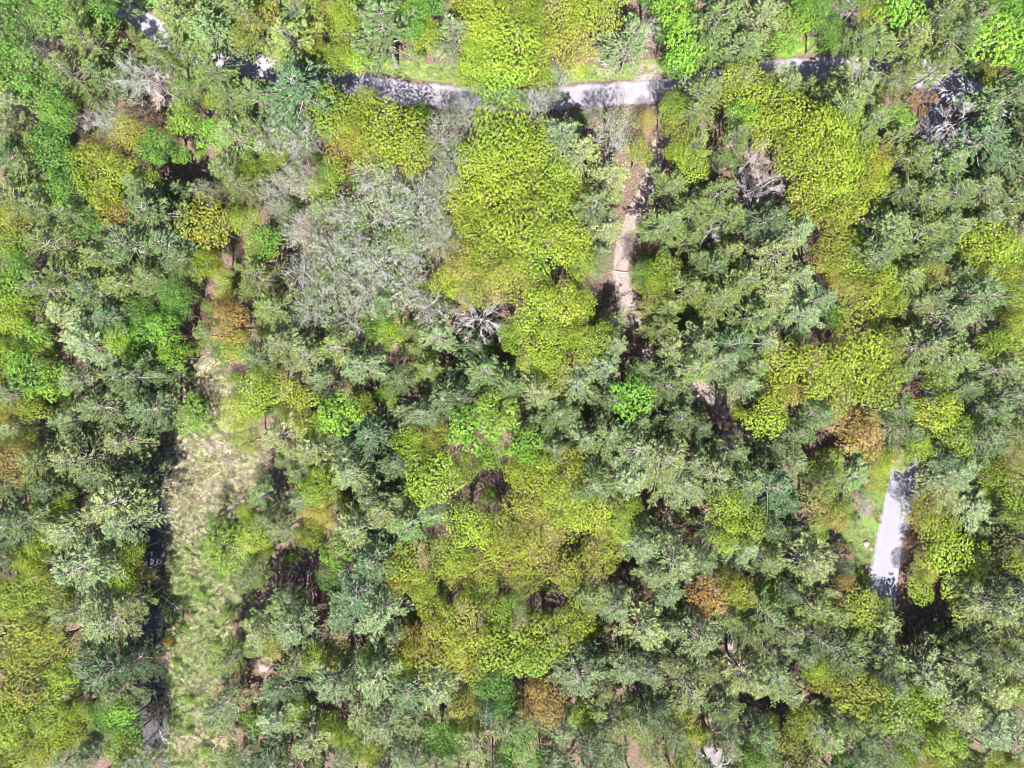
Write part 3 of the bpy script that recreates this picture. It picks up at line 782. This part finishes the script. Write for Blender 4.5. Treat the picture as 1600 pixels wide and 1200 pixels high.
base_px_road = np.array(ROAD, float)
for j, (k, x, y, r) in enumerate(items):
    shape, name, cat, noun, colr, grp = KIND[k]
    lst = SH[shape]; sh = lst[rng.randrange(len(lst))]
    H0, R0 = sh['H'], sh['R']
    if shape in ('brush', 'bush'):
        hh = H0 * r / 28.0 * rng.uniform(.85, 1.1)
    else:
        hh = H0 * (0.62 + 0.38 * min(r, 44) / 36.0) * rng.uniform(.92, 1.1)
        if k == 'd': hh *= .95
        if r < 20: hh *= .75
    if 1330 < x < 1560 and 740 < y < 1020: hh *= .56        # young growth along the open side of the driveway
    ef = {'pine': .78, 'dead': .62, 'poplar': .75}.get(shape, .76) * hh
    f = (ALT - ef) / ALT
    bx, by = (x - 800) / PPM * f, (600 - y) / PPM * f
    # trunks keep off the road and the driveway
    bx0, by0 = bx, by
    for line, half in ((ROAD, 24), (DRIVE, 25)):
        for _ in range(24):
            q = np.array([[bx * PPM + 800, 600 - by * PPM]])
            d0 = dseg(q, line)[0]
            if d0 >= half: break
            gxx = dseg(q + [[1, 0]], line)[0] - d0; gyy = dseg(q + [[0, 1]], line)[0] - d0
            n_ = math.hypot(gxx, gyy) + 1e-6
            if gxx * (x - q[0, 0]) + gyy * (y - q[0, 1]) < 0 and dseg(np.array([[x, y]]), line)[0] > d0 * .6:
                gxx, gyy = x - q[0, 0], y - q[0, 1]; n_ = math.hypot(gxx, gyy) + 1e-6
            bx += gxx / n_ * .25; by -= gyy / n_ * .25
    rw = r / PPM * (ALT - ef) / ALT
    over = {'pine': 1.36, 'dead': 1.2, 'poplar': 1.22, 'brush': 1.25, 'bush': 1.05}.get(shape, 1.16)
    sxy = rw * over / R0; sz = hh / H0
    root = bpy.data.objects.new(name, None); root.empty_display_size = .5
    root.location = (bx, by, float(ghz(bx, by)) - .05)
    # a tree beside the road leans its crown out over it
    lx_, ly_ = bx0 - bx, by0 - by; ll = math.hypot(lx_, ly_); mx = ef * .26
    if ll > mx: lx_ *= mx / ll; ly_ *= mx / ll
    up_ = Vector((lx_ + rng.uniform(-.3, .3), ly_ + rng.uniform(-.3, .3), ef))
    root.rotation_mode = 'QUATERNION'
    root.rotation_quaternion = Vector((0, 0, 1)).rotation_difference(up_) @ Quaternion((0, 0, 1), rng.uniform(0, 6.283))
    e_ = rng.uniform(.92, 1.08)
    root.scale = (sxy * e_, sxy / e_, sz)
    root['label'] = label[j]; root['category'] = cat; root['group'] = grp
    link(root)
    v = rng.uniform(.76, 1.20); w_ = rng.uniform(-.15, .06)
    cc_ = (colr[0] * v * (1 + w_), colr[1] * v, colr[2] * v * (1 - w_ * (1.5 if shape == 'pine' else .5)), 1)
    for pn, me, colored in sh['parts']:
        c = bpy.data.objects.new(pn, me)
        if colored: c.color = cc_
        link(c, root)

# ------------------------------------------------------------------ stuff nobody could count
def sample_in(n, fn, box, rs_):
    out = []
    tot = 0
    while tot < n:
        q = np.stack([rs_.uniform(box[0], box[2], n * 2), rs_.uniform(box[1], box[3], n * 2)], -1)
        q = q[fn(q)]; out.append(q); tot += len(q)
    return np.concatenate(out)[:n]


rs = np.random.RandomState(21)


def grass_mat(name, stops, gstops, lo=.46, hi=.56):
    m, nt, N, L = new_mat(name)
    geo = N.new("ShaderNodeNewGeometry"); tc = N.new("ShaderNodeTexCoord")
    a = ramp(nt, geo.outputs["Random Per Island"], stops); b = ramp(nt, geo.outputs["Random Per Island"], gstops)
    f = ramp(nt, noise(nt, .32, 4, tc.outputs["Object"]), [(lo, (0,) * 3), (hi, (1,) * 3)])
    f2 = ramp(nt, noise(nt, 1.5, 4, tc.outputs["Object"]), [(0.44, (0.45,) * 3), (0.56, (1.1,) * 3)])
    c = mix(nt, 1.0, mix(nt, f, a, b), f2, 'MULTIPLY')
    p = N.new("ShaderNodeBsdfPrincipled"); L.new(c, p.inputs["Base Color"]); p.inputs["Roughness"].default_value = .7; p.inputs["Specular IOR Level"].default_value = .2
    o = N.new("ShaderNodeOutputMaterial"); L.new(p.outputs[0], o.inputs[0])
    return m


def blades(name, q, lo, hi, w, mat):
    n = len(q); x = (q[:, 0] - 800) / PPM; y = (600 - q[:, 1]) / PPM
    b = np.stack([x, y, ghz(x, y) - .02], -1)
    # tussocks: blades of one patch lean the same way
    ang = 3.0 * np.sin(x * .9 + 1.7 * np.sin(y * .7)) + 2.2 * np.cos(y * 1.1 + x * .35) + rs.normal(size=n) * .7
    tus = np.sin(x * 2.3 + 1.9 * np.sin(y * 1.7)) * np.cos(y * 2.6 + 1.4 * np.sin(x * 1.3))
    le = rs.uniform(lo, hi, n) * (1 + .55 * tus)
    tip = b + np.stack([np.cos(ang) * le * .8, np.sin(ang) * le * .8, le * rs.uniform(.35, .8, n)], -1)
    s = np.stack([-np.sin(ang), np.cos(ang), np.zeros(n)], -1) * w
    B = Build(); B.tris(np.stack([b - s, b + s, tip], 1))
    o = link(bpy.data.objects.new(name, B.mesh(name, mat))); o["kind"] = "stuff"; return o


M_STRAW = grass_mat("straw_and_green_grass", [(0, (.08, .07, .035)), (.5, (.20, .175, .10)), (1, (.36, .32, .23))], [(0, (.035, .065, .012)), (.5, (.10, .14, .035)), (1, (.19, .21, .09))], .38, .52)
M_GREEN = grass_mat("green_verge_grass", [(0, (.05, .10, .015)), (1, (.13, .21, .03))], [(0, (.09, .13, .02)), (1, (.20, .24, .05))])
M_STRAW2 = grass_mat("bleached_straw", [(0, (.10, .085, .05)), (.5, (.21, .18, .125)), (1, (.34, .30, .24))], [(0, (.09, .085, .035)), (.5, (.18, .17, .09)), (1, (.30, .27, .17))])
o = blades("straw_grass", sample_in(30000, lambda q: (signed(q, GRASS) > rs.normal(size=len(q)) * 6) & (q[:, 1] < 845 + rs.normal(size=len(q)) * 25), (250, 540, 440, 930), rs), .3, .75, .045, M_STRAW2)
o["label"] = "bleached straw grass over the upper half of the cleared strip"
o = blades("dry_grass", sample_in(36000, lambda q: (signed(q, GRASS) > rs.normal(size=len(q)) * 6) & (q[:, 1] > 835 + rs.normal(size=len(q)) * 25), (250, 760, 440, 1270), rs), .3, .85, .045, M_STRAW)
o["label"] = "long dry grass with green tufts down the lower cleared strip"


def vfn(q):
    d = dseg(q, ROAD)
    v = ((d > 27) & (d < 48) & (q[:, 1] < 135) & (q[:, 0] > 590) & (q[:, 0] < 1300))
    v |= (((q[:, 0] - 1343) / 30) ** 2 + ((q[:, 1] - 855) / 34) ** 2 < 1) & (dseg(q, DRIVE) > 21)
    v |= (((q[:, 0] - 1378) / 14) ** 2 + ((q[:, 1] - 775) / 45) ** 2 < 1) & (dseg(q, DRIVE) > 21)
    return v


o = blades("verge_grass", sample_in(26000, vfn, (590, 40, 1420, 900), rs), .12, .4, .03, M_GREEN)
o["label"] = "short bright green grass on the road and driveway verges"


def litter_mat():
    m, nt, N, L = new_mat("fallen_leaves")
    geo = N.new("ShaderNodeNewGeometry")
    c = ramp(nt, geo.outputs["Random Per Island"], [(0, (.05, .03, .028)), (.35, (.10, .06, .047)), (.7, (.165, .115, .095)), (1, (.28, .235, .21))])
    p = N.new("ShaderNodeBsdfPrincipled"); L.new(c, p.inputs["Base Color"]); p.inputs["Roughness"].default_value = .75
    o = N.new("ShaderNodeOutputMaterial"); L.new(p.outputs[0], o.inputs[0]); return m


GA = np.array(GAPS, float)
def lfn(q):
    d = (np.hypot(q[:, 0, None] - GA[None, :, 0], q[:, 1, None] - GA[None, :, 1]) / (GA[None, :, 2] * 1.5)).min(1)
    ok = (d < 1) | (dseg(q, TRAIL) < 18) | (dseg(q, DARKSTRIP, True) < 4) | (rs.rand(len(q)) < .06)
    return ok & (dseg(q, ROAD) > 22 + 3 * rs.rand(len(q))) & (dseg(q, DRIVE) > 18 + 3 * rs.rand(len(q))) & (signed(q, GRASS) < 0)


q = sample_in(90000, lfn, (0, 0, 1600, 1200), rs)
x = (q[:, 0] - 800) / PPM; y = (600 - q[:, 1]) / PPM; n = len(q)
pp = np.stack([x, y, ghz(x, y) + rs.uniform(.06, .16, n)], -1)
B = Build(); B.quads(leaf_quads(pp, unit(rs.normal(size=(n, 3)) * .45 + [0, 0, 1]), rs.uniform(.06, .17, n), rs, .8))
o = link(bpy.data.objects.new("leaf_litter", B.mesh("leaf_litter", litter_mat()))); o["kind"] = "stuff"; o["label"] = "brown fallen leaves lying over the forest floor and the trail"

# low green seedlings under the canopy
def ufn(q):
    return (dseg(q, ROAD) > 27) & (dseg(q, DRIVE) > 24) & (dseg(q, TRAIL) > 12) & (signed(q, GRASS) < 3)
q = sample_in(4200, ufn, (0, 0, 1600, 1200), rs)
x = np.repeat((q[:, 0] - 800) / PPM, 12); y = np.repeat((600 - q[:, 1]) / PPM, 12); n = len(x)
off = rs.normal(size=(n, 2)) * .28
pp = np.stack([x + off[:, 0], y + off[:, 1], ghz(x, y) + rs.uniform(.1, .8, n)], -1)
B = Build(); B.quads(leaf_quads(pp, unit(rs.normal(size=(n, 3)) * .5 + [0, 0, 1]), rs.uniform(.10, .22, n), rs))
o = link(bpy.data.objects.new("undergrowth", B.mesh("undergrowth", M_LEAF))); o.color = (.085, .12, .025, 1); o["kind"] = "stuff"; o["label"] = "low green seedlings scattered under the trees"

# ------------------------------------------------------------------ single things on the ground
def fallen(pts_px, r0, mat, lab, twigs=6, seed=0, h=.25):
    rg = np.random.RandomState(seed)
    root = bpy.data.objects.new("fallen_log", None); a = g2(*pts_px[0]); root.location = (a[0], a[1], float(ghz(*a)))
    root["label"] = lab; root["category"] = "log"; root["group"] = "fallen trunks and branches"; link(root)
    c = [np.array([g2(*p_)[0] - a[0], g2(*p_)[1] - a[1], h + r0 + float(ghz(*g2(*p_))) - float(ghz(*a))]) for p_ in pts_px]
    b = Build(); b.tube(np.array(c), np.linspace(r0, r0 * .4, len(c)), 8)
    link(bpy.data.objects.new("trunk", b.mesh("log_trunk", mat, True)), root)
    for k in range(twigs):
        u = rg.uniform(.35, 1) * (len(c) - 1); i0 = min(int(u), len(c) - 2); o_ = c[i0] + (c[i0 + 1] - c[i0]) * (u - i0)
        d = unit(c[i0 + 1] - c[i0]); s_ = np.array([-d[1], d[0], 0]) * rg.choice([-1, 1])
        e = o_ + (d * .7 + s_ + [0, 0, rg.uniform(0, .5)]) * rg.uniform(.8, 2.0)
        b = Build(); b.tube(arc(o_, e, .1, 4, rg, .06), np.linspace(r0 * .4, .015, 4), 5)
        link(bpy.data.objects.new("branch", b.mesh("log_branch", mat)), root)


fallen([(378, 1098), (377, 1112), (368, 1130), (352, 1150), (336, 1166)], .17, M_TWIG, "dark curved fallen trunk lying across the lower grass strip", 6, 1)
fallen([(458, 872), (470, 888), (462, 905), (448, 925)], .16, M_TWIG, "brown fallen trunk in the dark hollow beside the grass strip", 7, 2)
fallen([(255, 928), (268, 936), (284, 948)], .09, M_DEAD, "thin pale fallen branch on the shaded edge of the grass strip", 4, 3)
fallen([(330, 735), (322, 752), (320, 776)], .08, M_TWIG, "short brown fallen branch in the pale patch of the grass strip", 4, 4)
fallen([(1500, 195), (1532, 186), (1575, 170), (1610, 160)], .19, M_DEAD, "long bleached fallen trunk beside the road junction at top right", 6, 5)
fallen([(960, 425), (1000, 428)], .07, M_DEAD, "thin white fallen branch lying across the leaf-strewn trail", 3, 6)
fallen([(1445, 985), (1470, 1000), (1490, 1012)], .12, M_DEAD, "grey fallen trunk on the brown ground below the driveway", 4, 7)
fallen([(245, 1080), (252, 1105), (250, 1130), (258, 1155)], .12, M_DEAD, "grey fallen branches in the dark shaded ground beside the grass strip", 8, 8)

M_ROCK = bark_mat("pink_granite", (.10, .08, .075), (.19, .155, .145), 4)
def boulder(px, py, r, lab, seed):
    rg = np.random.RandomState(seed)
    import bmesh
    bm = bmesh.new(); bmesh.ops.create_icosphere(bm, subdivisions=3, radius=1)
    k = [rg.normal(size=3) for _ in range(4)]; ph = rg.uniform(0, 6, 4)
    for v in bm.verts:
        c = np.array(v.co); s = 1 + sum(.08 * math.sin(float(c @ kk) * 2.2 + p_) for kk, p_ in zip(k, ph))
        v.co = (c[0] * r * s * 1.2, c[1] * r * s, max(c[2], -.4) * r * s * .62)
    me = bpy.data.meshes.new("boulder"); bm.to_mesh(me); bm.free(); me.materials.append(M_ROCK)
    me.polygons.foreach_set("use_smooth", [True] * len(me.polygons))
    o = bpy.data.objects.new("boulder", me); a = g2(px, py); o.location = (a[0], a[1], float(ghz(*a)) + r * .15); o.rotation_euler = (0, 0, rg.uniform(0, 6))
    o["label"] = lab; o["category"] = "rock"; o["group"] = "pale boulders by the roads"; link(o)


boulder(1354, 850, .45, "pale pink boulder on the green verge left of the driveway", 1)
boulder(1361, 857, .28, "small grey-pink rock touching the pale boulder by the driveway", 2)
boulder(1222, 108, .45, "pale rounded rock on the shaded gravel road edge", 3)
boulder(948, 98, .4, "pale rock on the light bank above the open gravel road", 4)
